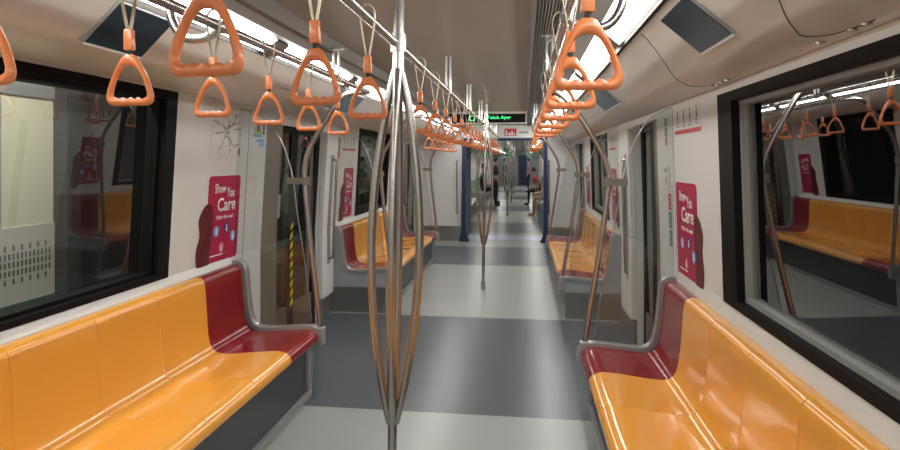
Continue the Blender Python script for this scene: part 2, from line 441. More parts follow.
bench(1, *BY[0], 'glossy orange-yellow bench with dark red end seat at the right, cut by the bottom edge')
bench(-1, *BY[1], 'farther yellow bench with red end seats on the left beyond the door')
bench(1, *BY[1], 'farther yellow bench with red end seats on the right beyond the door')

# ---------------------------------------------------------------- glass draught screens and their poles
POLE = {-1: [(-1.385, .36), (-1.40, .55), (-1.455, 1.0), (-1.495, 1.40), (-1.50, 1.54), (-1.475, 1.66), (-1.42, 1.77), (-1.35, 1.88), (-1.285, 1.98), (-1.22, 2.045), (-1.14, 2.068), (-1.05, 2.068)],
        1: [(.385, .33), (.41, .55), (.485, 1.0), (.535, 1.36), (.545, 1.50), (.52, 1.61), (.47, 1.71), (.41, 1.81), (.345, 1.91), (.27, 2.0), (.20, 2.055), (.135, 2.068)]}
GL = {-1: [(-1.45, .50), (-1.50, .9), (-1.555, 1.25), (-1.58, 1.45), (-1.615, 1.60), (-1.68, 1.76), (-1.79, 1.90), (-1.96, 1.97)],
      1: [(.455, .46), (.52, .9), (.59, 1.25), (.625, 1.45), (.66, 1.60), (.72, 1.75), (.80, 1.87), (.93, 1.94)]}
RAILX = {-1: -1.05, 1: .135}
def screen(s, y, sg, where):
    yy = y+sg*.012
    t = thing('glass_screen', f'curved clear glass screen at the {where}', 'glass screen', (POLE[s][0][0]+s*.1, yy, .45))
    xb = XW(s, .9)
    low = [(xb-s*(d+.02)*DSC[s], z+.018+DZB[s]) for d, z in PRC if z > .43 and d < .585]
    bm = B(); g = [(p.x, p.y) for p in catmull([(a, b, 0) for a, b in GL[s]], 4)]
    pts = low+g+[(XW(s, 1.9), 1.94 if s > 0 else 1.965)]
    pts[-1] = (XW(s, pts[-1][1]), pts[-1][1])
    prism_y(bm, pts, yy-.004, yy+.004); obj('glass_pane', bm, M['screenglass'], t)
    bm = B(); tube(bm, [(x, yy, z) for x, z in g], .0035, 6); obj('edge_strip', bm, M['steel'], t)
    bm = B(); px = [p for p in POLE[s] if abs(p[1]-1.40) < .05][0][0]
    box(bm, (px+s*.005, yy-.022, 1.44), (px+s*.125, yy-.006, 1.485)); box(bm, (px+s*.005, yy+.006, 1.44), (px+s*.125, yy+.022, 1.485))
    tube(bm, [(px-s*.004, yy, 1.435), (px-s*.004, yy, 1.49)], .026, 14)
    obj('clamp', bm, M['clampm'], t)
    p = thing('grab_pole', f'curved steel grab pole at the {where}', 'grab pole', (POLE[s][0][0], yy, .36))
    bm = B(); tube(bm, catmull([(x, yy, z) for x, z in POLE[s]], 5), .0185, 14)
    obj('pole_tube', bm, M['steelb'], p, smooth=True, auto=1.)
    bm = B(); x0 = POLE[s][0][0]; z0 = POLE[s][0][1]-.02; box(bm, (x0-.026, yy-.03, z0), (x0+.026, yy+.03, z0+.12)); bevel(bm, .006); obj('pole_socket', bm, M['alu'], p)
screen(-1, 3.90, 1, 'far end of the left foreground bench')
screen(1, 3.90, 1, 'far end of the right foreground bench')
screen(-1, 6.10, -1, 'near end of the second left bench')
screen(1, 6.10, -1, 'near end of the second right bench')
screen(-1, 9.40, 1, 'far end of the second left bench')
screen(1, 9.40, 1, 'far end of the second right bench')

# ---------------------------------------------------------------- overhead rails
RZ = 2.068; CX = -.505
def rail(x, y0, y1, label, brackets, hooks=(), top=2.31):
    t = thing('handrail', label, 'handrail', (x, (y0+y1)/2, RZ))
    bm = B(); tube(bm, [(x, y0, RZ), (x, y1, RZ)], .0175, 14); obj('rail_tube', bm, M['steelb'], t, smooth=True, auto=1.)
    for y in brackets:
        bm = B()
        for dx in (-.014, .014): tube(bm, [(x+dx, y, RZ), (x+dx, y, top)], .008, 8)
        box(bm, (x-.045, y-.02, top-.008), (x+.045, y+.02, top)); tube(bm, [(x, y-.03, RZ), (x, y+.03, RZ)], .022, 14)
        obj('bracket', bm, M['steel'], t)
    for y, s in hooks:
        bm = B(); tube(bm, catmull([(x, y, RZ-.005), (x+s*.05, y, RZ-.04), (x+s*.13, y, RZ-.035), (x+s*.175, y, RZ+.03), (x+s*.185, y, RZ+.13)], 5), .015, 12)
        tube(bm, [(x, y-.03, RZ), (x, y+.03, RZ)], .022, 14)
        obj('hook_bracket', bm, M['steel'], t, smooth=True, auto=1.)
rail(CX, -2.2, 11.7, 'long steel overhead rail down the middle of the ceiling', (.85, 3.93, 5.42, 6.9, 9.0, 10.5))
rail(RAILX[-1], -2.2, 3.912, 'steel overhead rail along the left side above the foreground bench', (3.22,), ((1.93, -1),), 2.235)
rail(RAILX[1], -2.2, 3.912, 'steel overhead rail along the right side above the foreground bench', (3.22,), ((1.93, 1),), 2.28)
rail(RAILX[-1], 6.088, 9.412, 'steel overhead rail above the second left bench', (7.1, 8.4), (), 2.235)
rail(RAILX[1], 6.088, 9.412, 'steel overhead rail above the second right bench', (7.1, 8.4), (), 2.28)

# ---------------------------------------------------------------- strap handles
def handle_bm():
    # rounded triangle, opening faces along the car; origin on the rail axis
    zb = -.337
    O = [(0, 0), (.046, 0), (.059, .006), (.0645, .019), (.0625, .034), (.0535, .062), (.040, .092), (.0235, .121), (.0135, .133), (0, .1365)]
    I = [(0, .0195), (.038, .0195), (.0455, .0235), (.0480, .032), (.0455, .043), (.0375, .068), (.0265, .089), (.0150, .101), (.006, .1045), (0, .105)]
    def ring(P):
        full = [(x, 0, z) for x, z in P]+[(-x, 0, z) for x, z in P[-2:0:-1]]
        return catmull(full, 10, True)
    def ray(L, c, a):        # outline radius at angle a seen from c
        best = None
        for p in L:
            d = abs((math.atan2(p.z-c, p.x)-a+PI) % (2*PI)-PI)
            if best is None or d < best[0]: best = (d, p)
        return best[1]
    Lo, Li = ring(O), ring(I); c = .055; n = 60; bm = B(); rings = []
    for k in range(n):
        a = -PI+2*PI*k/n; o, i = ray(Lo, c, a), ray(Li, c, a).copy()
        if i.z < .02 and abs(i.x) < .042: i.z += .0028*math.cos(i.x*2*PI/.0215)
        m = (o+i)/2; r = (o-i)/2; rings.append([bm.verts.new((m.x+r.x*math.cos(t), .0100*math.sin(t), zb+m.z+r.z*math.cos(t))) for t in [2*PI*q/12 for q in range(12)]])
    for k in range(n):
        p, q = rings[k], rings[(k+1) % n]
        for j in range(12): bm.faces.new((p[j], p[(j+1) % 12], q[(j+1) % 12], q[j]))
    return bm
def pin_bm():
    bm = B(); tube(bm, [(0, 0, -.2035), (0, 0, -.190)], .0065, 8); return bm
def sleeve_bm():
    bm = B(); prism_y(bm, [(-.0130, -.192), (.0130, -.192), (.0115, -.137), (-.0115, -.137)], -.008, .008); bevel(bm, .003, 2); return bm
def strap_bm():
    bm = B()
    P = catmull([(-.004, .0, -.138), (-.0085, 0, -.115), (-.0155, 0, -.075), (-.0225, 0, -.03), (-.0225, 0, 0.), (-.014, 0, .0175), (0, 0, .0235), (.014, 0, .0175), (.0225, 0, 0), (.0225, 0, -.03), (.0155, 0, -.075), (.0085, 0, -.115), (.004, 0, -.138)], 4)
    tube(bm, [(p.x, p.y, p.z) for p in P], (lambda i: (.0078, .0021)), 8, False)
    return bm
# the strap loops over the rail: its loop lies across the rail, turned to face along the car
proto = {}
def make_strap(colour):
    root = bpy.data.objects.new('strap_handle', None); root.empty_display_size = .03; C.objects.link(root)
    for nm, bm, m in (('handle', handle_bm(), M[colour]), ('sleeve', sleeve_bm(), M[colour]), ('strap_band', strap_bm(), M['strap']), ('swivel_pin', pin_bm(), M['darkline'])):
        obj(nm, bm, m, root, smooth=True, auto=.7)
    return root
used = set()
def put_strap(kind, x, y, label, group, dz=0., big=1.):
    if kind not in proto: proto[kind] = make_strap(kind)
    src = proto[kind]
    if kind in used:
        r = src.copy(); C.objects.link(r)
        for ch in src.children:
            c = ch.copy(); C.objects.link(c); c.parent = r
    else: r = src; used.add(kind)
    r.location = (x, y, RZ+dz); r.rotation_euler = (math.radians(random.uniform(-3, 3)), 0, math.radians(random.uniform(-7, 7)))
    tag(r, label, 'strap handle', group)
i = 0; ys = [.865, 1.335, 1.81]+[2.76+.47*k for k in range(18)]
ys = [y for y in ys if abs(y-7.4) > .15]
for y in ys:
    put_strap('orange', CX+.017, y, f'orange triangular strap handle on the middle rail, {ORD[i]} from the camera', 'strap handles on the middle rail'); i += 1
LY = [1.15, 1.56, 1.99, 2.42, 2.86, 3.30]; RY = [1.12, 1.54, 1.98, 2.42, 2.87, 3.31]
FY = [6.5+.44*k for k in range(6)]
for k, y in enumerate(LY): put_strap('orange', RAILX[-1]+.02, y-.13, f'orange strap handle over the left foreground bench, {ORD[k]} from the camera', 'strap handles on the near left rail', .015)
for k, y in enumerate(RY): put_strap('orange', RAILX[1]-.018, y, f'orange strap handle over the right foreground bench, {ORD[k]} from the camera', 'strap handles on the near right rail')
for k, y in enumerate(FY): put_strap('orange', RAILX[-1], y, f'small orange strap handle on the rail over the second left bench, {ORD[k]} from the camera', 'strap handles over the second left bench')
for k, y in enumerate(FY): put_strap('orange', RAILX[1], y, f'small orange strap handle on the rail over the second right bench, {ORD[k]} from the camera', 'strap handles over the second right bench')

# ---------------------------------------------------------------- bundled centre poles
def centre_pole(x, y, label, top=2.31, name='centre_pole'):
    t = thing(name, label, 'pole', (x, y, 0))
    z0, z1 = .56, 1.96
    L = lambda z: x+(z-1.4)*.016
    bm = B(); tube(bm, [(L(0), y, 0), (L(z0), y, z0+.03)], .0185, 14); tube(bm, [(L(0), y, 0), (L(.09), y, .09)], .029, 14); obj('lower_tube', bm, M['steelb'], t, smooth=True, auto=1.)
    bm = B(); tube(bm, [(L(z1), y, z1-.03), (L(top), y, top)], .0225, 14); tube(bm, [(L(RZ), y, RZ-.035), (L(RZ), y, RZ+.035)], .032, 14); obj('upper_tube', bm, M['steelb'], t, smooth=True, auto=1.)
    for a in (0, 90, 180, 270):
        a = math.radians(a-4)
        pts = []
        for k in range(13):
            q = k/12; z = z0+(z1-z0)*q
            rr = .010+.086*math.sin(PI*q)**.85 if 0 < q < 1 else .010
            pts.append((L(z)+rr*math.cos(a), y-rr*math.sin(a), z))
        bm = B(); tube(bm, catmull(pts, 3), .017, 12); obj('bowed_bar', bm, M['steelb'], t, smooth=True, auto=1.)
    return t
centre_pole(-.505, 2.30, 'steel centre pole splitting into bowed bars in the foreground')
centre_pole(-.485, 7.36, 'steel centre pole with bowed bars standing midway down the car')

# ---------------------------------------------------------------- cove screens and seams
def display(s, y0, y1, label, content=None):
    if s > 0: (xa, za), (xb, zb) = (.512, 2.130), (.658, 2.003)
    else: (xa, za), (xb, zb) = (-1.328, 2.130), (-1.462, 2.000)
    t = thing('display_screen', label, 'display screen', ((xa+xb)/2, y0, zb-.01))
    dx, dz = xb-xa, zb-za; L = math.hypot(dx, dz); nx, nz = dz/L*s, -dx/L*s
    if nz > 0: nx, nz = -nx, -nz
    def q(u, h): return (xa+dx*u+nx*h, za+dz*u+nz*h)
    bm = B(); prism_y(bm, [q(-.01, -.02), q(1.01, -.02), q(1.01, .008), q(-.01, .008)], y0-.003, y1+.003); obj('bezel', bm, M['fixture'], t)
    bm = B(); prism_y(bm, [q(.985, .006), q(1.022, .006), q(1.022, .012), q(.985, .012)], y0-.003, y1+.003); obj('bezel_lip', bm, M['white'], t)
    bm = B(); prism_y(bm, [q(0, .0081), q(.965, .0081), q(.965, .0105), q(0, .0105)], y0, y1); obj('screen_face', bm, M['screen'] if not content else M[content], t)
display(1, 1.95, 2.28, 'dark display screen set in the right ceiling cove near the camera')
display(-1, 1.80, 2.09, 'dark display screen set in the left ceiling cove near the camera')
display(1, 4.15, 4.85, 'grey green display screen in the right ceiling cove above the door', 'teal')
display(-1, 4.2, 4.8, 'small teal display screen in the left ceiling cove above the door', 'teal')
CRF = [(p.x, p.y) for p in catmull([(x, z, 0) for x, z in CR], 4)]
def covez(x):
    P = CRF
    for (x1, z1), (x0, z0) in zip(P[:-1], P[1:]):
        if x0 <= x <= x1: return z0+(z1-z0)*(x-x0)/(x1-x0)
    return P[0][1]
for k, y in enumerate((1.42, 2.58)):
    pts = [(.49+.3*q/24, y+.40*(q/24)**1.2, 0) for q in range(25)]+[(.815, y+.415, 0), (.84, y+.41, 0), (.86, y+.395, 0), (.873, y+.37, 0), (.88, y+.33, 0), (.884, y+.28, 0), (.885, y+.2, 0)]
    bm = B(); tube(bm, [(x, yy, covez(x)-.001) for x, yy, _ in pts], .0014, 5)
    struct('trim_%d' % (10+k), bm, M['darkline'])
def knob(x, y, label):
    z = covez(x)
    bm = B(); tube(bm, [(x, y, z+.002), (x, y, z-.006)], .014, 12); tube(bm, [(x, y, z-.004), (x, y, z-.0085)], .006, 10)
    tag(obj('screw', bm, M['steel'], None, smooth=True, auto=.6), label, 'screw', 'cove panel screws')
for k, (x, y) in enumerate(((.885, 1.90), (.885, 1.73), (.885, 1.66))): knob(x, y, f'round metal lock in the right cove panel above the near window, {ORD[k]} of three')
for k, (x, y) in enumerate(((.885, 2.94), (.885, 2.86), (.885, 2.80), (.885, 2.72))): knob(x, y, f'round metal lock in the right cove panel near the window corner, {ORD[k]} of four')

# small colour stickers on the left cove
def cove_sticker(y0, y1, m, label):
    bm = B(); P = [(-1.50, 2.001), (-1.43, 2.038)]
    prism_y(bm, [(P[0][0], P[0][1]-.002), (P[1][0], P[1][1]-.002), (P[1][0], P[1][1]+.001), (P[0][0], P[0][1]+.001)], y0, y1)
    tag(obj('sticker', bm, M[m]), label, 'sticker')
cove_sticker(3.35, 3.55, 'purple', 'purple sticker on the left ceiling cove seen through a strap handle')
cove_sticker(3.75, 3.9, 'hgreen', 'green sticker on the left ceiling cove seen through a strap handle')

# ---------------------------------------------------------------- posters and notices on the walls
def art(name, parts, s, y0, z0, label, cat, off=.001):
    root = None
    for k, (nm, bm, m, lift, h) in enumerate(parts):
        thicken(bm, h)
        for v in bm.verts: v.co.z += lift
        place(bm, onwall(s, y0, z0, off))
        if root is None: root = obj(nm, bm, M[m]); tag(root, label, cat)
        else: obj(nm, bm, M[m], root)
    return root
def care_poster(s, y0, z0, w, h, label, detail=True):
    # s<0: side lobe on the left as read; s>0: on the right
    lw = w*.26; u0, u1 = (lw, w) if s < 0 else (0, w-lw)
    bm = B(); rrect(bm, u0, 0, u1, h, .03); parts = [('poster', bm, 'poster', 0, .0015)]
    bm = B(); c = lw if s < 0 else w-lw
    if s < 0: pts = [(c+.04, -.02), (c-.09, -.05), (c-.10, .0), (c-.115, .10), (c-.08, .2), (c-.10, .30), (c-.04, .385), (c+.03, .40), (c+.07, .33), (c+.06, .2)]
    else: pts = [(c-.04, -.02), (c+.05, -.055), (c+.08, .0), (c+.10, .10), (c+.08, .2), (c+.10, .30), (c+.04, .385), (c-.03, .40), (c-.06, .33), (c-.06, .2)]
    bm.faces.new([bm.verts.new((p.x, p.y*h/.58, 0)) for p in catmull([(a, b, 0) for a, b in pts], 3, True)])
    parts.append(('poster_lobe', bm, 'maroon', .0016, .001))
    W = u1-u0
    def tx(str_, a, b, c_, d): parts.append(('poster_text', fit(textmesh(str_, 1, .02), u0+a*W, b*h, u0+c_*W, d*h), 'white', .0028, .0006))
    tx('Show', .18, .80, .52, .91); tx('You', .55, .745, .80, .86); tx('Care', .28, .585, .86, .745)
    tx('Offer this seat!', .26, .495, .80, .54)
    if detail:
        tx('be a caring commuter', .10, .055, .52, .075) if False else None
        for (a, b, m) in ((.28, .36, 'skyb'), (.60, .385, 'navy'), (.82, .27, 'skyb'), (.46, .16, 'pink')):
            bm = B(); disc(bm, u0+a*W, b*h, .036, 18); parts.append(('icon_disc', bm, m, .0028, .0006))
            bm = B(); disc(bm, u0+a*W, b*h+.012, .008, 10); disc(bm, u0+a*W, b*h-.011, .010, 10, .016); parts.append(('icon_figure', bm, 'white', .0036, .0005))
        bm = B(); rrect(bm, u0+.12*W, .075*h, u0+.52*W, .088*h, .002, 1); parts.append(('poster_line', bm, 'white', .0028, .0005))
        bm = B()
        for a, b in ((.15, .93), (.88, .92), (.75, .95), (.08, .60), (.9, .55), (.15, .48), (.65, .08), (.92, .12), (.72, .46)): disc(bm, u0+a*W, b*h, .004, 6)
        parts.append(('poster_dots', bm, 'pink', .0028, .0004))
    art('poster', parts, s, y0, z0, label, 'poster')
care_poster(-1, 3.42, .925, .57, .575, 'crimson Show You Care poster on the left wall above the red seat in the foreground')
care_poster(1, 3.88, .895, .60, .575, 'crimson Show You Care poster on the right wall above the red seat in the foreground')
care_poster(-1, 6.30, .96, .5, .56, 'small crimson Show You Care poster on the left pillar beyond the door')
care_poster(1, 6.66, .96, .5, .56, 'small crimson Show You Care poster on the right pillar beyond the door')
care_poster(-1, 8.80, .96, .5, .56, 'distant crimson Show You Care poster on the left past the second bench window', False)
care_poster(1, 9.30, .96, .5, .56, 'distant crimson Show You Care poster on the right past the second bench window', False)

def route_map(s, y0, z0, label):
    bm = B(); rrect(bm, 0, 0, .42, .38, .004, 1); parts = [('route_map', bm, 'paper', 0, .001)]
    R = random.Random(3)
    bm = B()
    def ln(a, b, t=.0014):
        a, b = Vector(a), Vector(b); d = (b-a); n = Vector((-d.y, d.x)).normalized()*t
        bm.faces.new([bm.verts.new((q.x, q.y, 0)) for q in (a-n, b-n, b+n, a+n)])
    lines = [[(.03, .26), (.12, .24), (.2, .2), (.25, .12), (.24, .05)], [(.08, .33), (.2, .34), (.3, .3), (.38, .32)], [(.1, .06), (.16, .14), (.2, .2), (.28, .26), (.33, .34)], [(.18, .33), (.22, .26), (.21, .16), (.3, .1), (.38, .12)], [(.3, .22), (.38, .22), (.39, .14)], [(.05, .18), (.14, .19), (.24, .24), (.36, .27)]]
    for L in lines:
        for a, b in zip(L[:-1], L[1:]): ln(a, b)
    for L in lines:
        for a, b in zip(L[:-1], L[1:]):
            for k in range(5):
                t = k/5; x, y = a[0]+(b[0]-a[0])*t, a[1]+(b[1]-a[1])*t
                x += R.uniform(-.018, .010); y += R.uniform(-.012, .012); rrect(bm, x, y, x+.017, y+.005, .0005, 1)
    parts.append(('map_lines', bm, 'ink', .0012, .0004))
    bm = B(); rrect(bm, .37, .04, .395, .09, .003, 1); parts.append(('map_key', bm, 'redp', .0018, .0004))
    art('route_map', parts, s, y0, z0, label, 'map')
route_map(-1, 3.56, 1.60, 'white rail route map on the left wall above the crimson poster')

def brush_sticker(s, y0, z0, label):
    bm = B(); rrect(bm, 0, 0, .24, .20, .006, 1); parts = [('notice', bm, 'wall', 0, .0006)]
    for (a, b, c, d, m) in ((.02, .08, .16, .115, 'skyb'), (.03, .10, .15, .15, 'yprint'), (.07, .12, .12, .17, 'teal'), (.07, .04, .20, .065, 'skyb'), (.12, .01, .20, .035, 'skyb'), (.17, .10, .20, .19, 'purple')):
        bm = B(); rrect(bm, a, b, c, d, .006, 2); parts.append(('notice_mark', bm, m, .0008+.0004*len(parts), .0003))
    art('notice', parts, s, y0, z0, label, 'notice')
brush_sticker(-1, 4.13, 1.70, 'blue and lime coloured notice on the left wall beside the door')

def icon_strip(s, y0, z0, w, label):
    """row of four line-drawn passengers over a red band"""
    bm = B(); rrect(bm, 0, 0, w, .135, .004, 1); parts = [('priority_sign', bm, 'paper', 0, .001)]
    bm = B(); rrect(bm, 0, -.022, w, .002, .003, 1); parts.append(('red_band', bm, 'redp', .0012, .0004))
    for k in range(4):
        bm = B(); c = w*(.14+.24*k); disc(bm, c, .112, .010, 10)
        rrect(bm, c-.010, .060, c+.012, .10, .006, 2); rrect(bm, c-.010, .036, c-.003, .060, .002, 1); rrect(bm, c+.005, .036, c+.012, .060, .002, 1)
        rrect(bm, c+.012, .07, c+.026, .076, .002, 1); rrect(bm, c-.026, .020, c+.026, .026, .001, 1)
        parts.append(('passenger_icon', bm, 'ink', .0012, .0004))
    art('priority_sign', parts, s, y0, z0, label, 'sign')
icon_strip(1, 3.86, 1.785, .55, 'priority seat sign of passenger icons over a red band on the right wall')
icon_strip(-1, 6.32, 1.74, .5, 'small priority seat sign of passenger icons on the left pillar beyond the door')
icon_strip(1, 6.75, 1.74, .45, 'small priority seat sign of passenger icons on the right pillar beyond the door')
def tall_sticker(s, y0, z0, w, h, cols, label):
    bm = B(); rrect(bm, 0, 0, w, h, .004, 1); parts = [('notice', bm, 'paper', 0, .001)]
    n = len(cols)
    for k, m in enumerate(cols):
        bm = B(); rrect(bm, w*.12, h*(k+.06)/n, w*.88, h*(k+.94)/n, .003, 1); parts.append(('notice_block', bm, m, .0012, .0004))
        bm = B()
        for j in range(4): rrect(bm, w*.2, h*(k+.2+.17*j)/n, w*.75, h*(k+.24+.17*j)/n, .001, 1)
        parts.append(('notice_text', bm, 'paper' if m in ('grn', 'redp') else 'ink', .0018, .0003))
    art('notice', parts, s, y0, z0, label, 'notice')
tall_sticker(1, 4.10, 1.03, .10, .36, ['grn', 'grn', 'redp'], 'tall green and red emergency notice on the right wall beside the door')
tall_sticker(1, 4.14, 1.70, .085, .19, ['redp', 'grn', 'grn'], 'small green and red notice high on the right wall beside the door')
tall_sticker(-1, 6.16, 1.63, .09, .22, ['redp', 'grn', 'grn'], 'small green and red notice high on the left pillar beyond the door')
# intercom fitting on the right wall, its tall recess
def intercom(s, y, z, label):
    t = thing('intercom', label, 'intercom', (XW(s, z), y, z))
    d = -s
    bm = B(); slab(bm, s, y-.055, y+.055, z-.10, z+.06, -.012, .002); bevel(bm, .004); obj('intercom_plate', bm, M['wall'], t)
    bm = B(); tube(bm, [(XW(s, z)+d*.008, y, z+.02), (XW(s, z)+d*.020, y, z+.02)], .014, 12); obj('intercom_button', bm, M['alu'], t)
    bm = B()
    for k in range(4): slab(bm, s, y-.03, y+.03, z-.075+k*.014, z-.069+k*.014, -.0135, -.0118)
    obj('speaker_slots', bm, M['ink'], t)
intercom(1, 4.08, 1.52, 'white passenger intercom plate on the right wall beside the door')
intercom(-1, 6.14, 1.45, 'white passenger intercom plate on the left pillar beyond the door')
# wall panel joints
bm = B()
for y in (4.08,): slab(bm, -1, y, y+.004, .2, 1.99, -.0012, .001)
struct('trim_7', bm, M['darkline'])
bm = B()
for y in (3.915,): slab(bm, 1, y, y+.004, .2, 1.93, -.0012, .001)
struct('trim_8', bm, M['darkline'])
# small card reader plate on the left door leaf
bm = B(); slab(bm, -1, 4.70, 4.76, 1.12, 1.32, .018, .026); tag(obj('door_button_plate', bm, M['reveal']), 'narrow pale button plate on the edge of the left door', 'button plate')

# door pillars with grab bars
def pillar(s, y0, y1, label):
    t = thing('door_pillar', label, 'pillar', (XW(s, 1)-s*.04, (y0+y1)/2, .2))
    bm = B(); slab(bm, s, y0, y1, 0.22, DZ-.02, -.055, .0); bevel(bm, .012); obj('pillar_casing', bm, M['wall'], t)
    ym = y0+(.17 if s < 0 else .14); d = -s; pr = .10 if s < 0 else .075
    bm = B(); slab(bm, s, ym-.05, ym+.05, .55, 1.66, -.058, -.0545); obj('bar_recess', bm, M['reveal'], t)
    bm = B(); x1, x2 = XW(s, .62)+d*pr, XW(s, 1.6)+d*pr
    tube(bm, [(x1-d*.05, ym, .60), (x1, ym, .615), (x1, ym, .66), (x2, ym, 1.56), (x2, ym, 1.605), (x2-d*.05, ym, 1.62)], .013, 10); obj('grab_bar', bm, M['steelb'], t, smooth=True, auto=1.)
pillar(-1, 5.67, 6.0, 'white door pillar with upright grab bar on the left beyond the door')
pillar(1, 5.27, 5.75, 'white door pillar with upright grab bar on the right beyond the door')

# ---------------------------------------------------------------- destination sign
t = thing('destination_sign', 'black destination sign with green lettering hung below the ceiling', 'sign', (-.53, 8.5, 2.14))
bm = B(); box(bm, (-1.10, 8.47, 2.135), (.035, 8.62, 2.31)); obj('sign_case', bm, M['cove'], t)
bm = B(); box(bm, (-1.085, 8.462, 2.15), (.02, 8.47, 2.275)); obj('sign_panel', bm, M['black'], t)
def sign_text(s, x0, x1, z0, z1):
    bm = fit(textmesh(s, 1, .01), x0, z0, x1, z1)
    for v in bm.verts: v.co = Vector((v.co.x, 8.461, v.co.y))
    obj('sign_text', bm, M['led'], t)
sign_text('Telok Ayer', -.525, -.185, 2.185, 2.25)
bm = B(); 
for (a, b, c, d) in ((-.78, 2.18, -.70, 2.19), (-.78, 2.24, -.70, 2.25), (-.78, 2.18, -.77, 2.25), (-.71, 2.18, -.70, 2.25)): box(bm, (a, 8.459, b), (c, 8.461, d))
obj('sign_symbol', bm, M['led'], t)

# ---------------------------------------------------------------- end bulkhead and gangway
GX0, GX1 = -1.12, .37
bm = B()
box(bm, (-2.05, YB1, .30), (GX0-.10, YB1+.06, 2.37)); box(bm, (GX1+.08, YB1, .30), (.97, YB1+.06, 2.37)); box(bm, (GX0-.10, YB1, 2.05), (GX1+.08, YB1+.06, 2.37))
struct('wall_end', bm, M['wall'])
bm = B(); box(bm, (-2.05, YB1-.012, 0), (GX0-.10, YB1+.06, .30)); box(bm, (GX1+.08, YB1-.012, 0), (.97, YB1+.06, .30)); struct('baseboard_end', bm, M['skirt'])
for k, (x0, sg) in enumerate(((GX0-.10, 1), (GX1+.08, -1))):
    bm = B(); pts = [(x0, 2.06), (x0+sg*.07, 2.06), (x0+sg*.07, .35), (x0+sg*.085, .12), (x0+sg*.14, 0), (x0-sg*.07, 0), (x0-sg*.02, .2)]
    prism_y(bm, pts, YB1-.10, YB1-.013)
    tag(obj('gangway_post', bm, M['blue']), f'blue padded post with flared foot on the {"left" if sg > 0 else "right"} of the gangway opening', 'post')
bm = B(); box(bm, (GX0-.1, YB1-.03, 2.0), (GX1+.08, YB1-.001, 2.055)); tag(obj('gangway_header', bm, M['blue']), 'dark blue strip across the top of the gangway opening', 'header strip')
bm = B(); box(bm, (-.385, YB1-.012, 2.10), (-.15, YB1-.001, 2.24)); o = tag(obj('warning_sign', bm, M['redp']), 'small red sign with white figures above the gangway opening', 'sign')
bm = B()
for a, w, h in ((-.36, .025, .10), (-.31, .045, .05), (-.25, .03, .09), (-.20, .02, .05)): box(bm, (a, YB1-.014, 2.11), (a+w, YB1-.0121, 2.11+h))
obj('sign_figures', bm, M['white'], o)
bm = B(); box(bm, (-.09, YB1-.01, 2.145), (.09, YB1-.001, 2.185)); o = tag(obj('number_plate', bm, M['reveal']), 'small grey plate beside the red sign above the gangway', 'plate')
for s in (-1, 1):
    x = (-1.33, .485)[s > 0]
    bm = B(); tube(bm, [(x, YB1-.002, .55), (x, YB1-.05, .56), (x, YB1-.05, 1.60), (x, YB1-.002, 1.61)], .016, 10)
    tag(obj('grab_bar', bm, M['steelb'], None, smooth=True, auto=1.), f'upright steel grab bar on the end wall {SN[s]} of the gangway', 'grab bar')
bm = B()   # concertina gangway walls and roof
y = YB1+.06
while y < 13.2:
    for (a, b) in ((GX0-.06, GX0-.16), (GX1+.06, GX1+.16)):
        prism = [(a, y, 0), (b, y, 0), (b, y+.09, 0), (a+(b-a)*.4, y+.09, 0)]
        hexa(bm, prism+[(p[0], p[1], 2.1) for p in prism])
    box(bm, (GX0-.16, y, 2.08), (GX1+.16, y+.08, 2.14)); y += .09
struct('wall_gangway', bm, M['bellows'])
bm = B(); box(bm, (-1.15, 12.2, 2.15-.06), (.1, 12.28, 2.15-.02)); 
struct('trim_9', bm, M['darkline'])

# ---------------------------------------------------------------- next car
for s in (-1, 1):
    x = (-2.04, .97)[s > 0]
    bm = B(); x += s*.012; box(bm, (x, 13.2, 0), (x+s*.1, 40, 2.05)); struct('wall_next_car_'+SN[s], bm, M['wall'])
bm = B(); box(bm, (-2.14, 40, 0), (1.07, 40.1, 2.4)); wo = struct('wall_next_car_end', bm, M['bellows'])
bm = B(); box(bm, (-.35, 39.95, 0), (.2, 39.999, 2.0)); obj('end_door', bm, M['blue'], wo)
bm = B(); strip_prism(bm, [(-2.04, 2.0), (-1.45, 2.0), (-1.3, 2.14), (-1.12, 2.24), (-1.1, 2.31), (.05, 2.31), (.07, 2.24), (.45, 2.14), (.6, 2.0), (.97, 2.0)], 13.2, 40); struct('ceiling_next_car', bm, M['ceil'])
for s in (-1, 1):   # bulkhead cheeks at the start of the next car
    bm = B(); a, b = ((-2.04, GX0-.08), (GX1+.08, .97))[s > 0]; box(bm, (a, 13.2, 0), (b, 13.26, 2.31)); struct('wall_next_car_front_'+SN[s], bm, M['wall'])
bm = B(); box(bm, (GX0-.08, 13.2, 2.06), (GX1+.08, 13.26, 2.31)); struct('wall_next_car_header', bm, M['wall'])
for s, xs in ((-1, (-1.30, -1.22)), (1, (.35, .43))):
    k = 0; y = 14.
    while y < 38:
        t = thing('ceiling_lamp', f'far strip lamp in the next car, {SN[s]} side, {ORD[k]} from the gangway', 'ceiling lamp', (xs[0], y, 2.12), 'strip lamps in the next car')
        bm = B(); box(bm, (xs[0], y, 2.118), (xs[1], y+2.2, 2.13)); obj('diffuser', bm, M['lampfar'], t); y += 2.4; k += 1
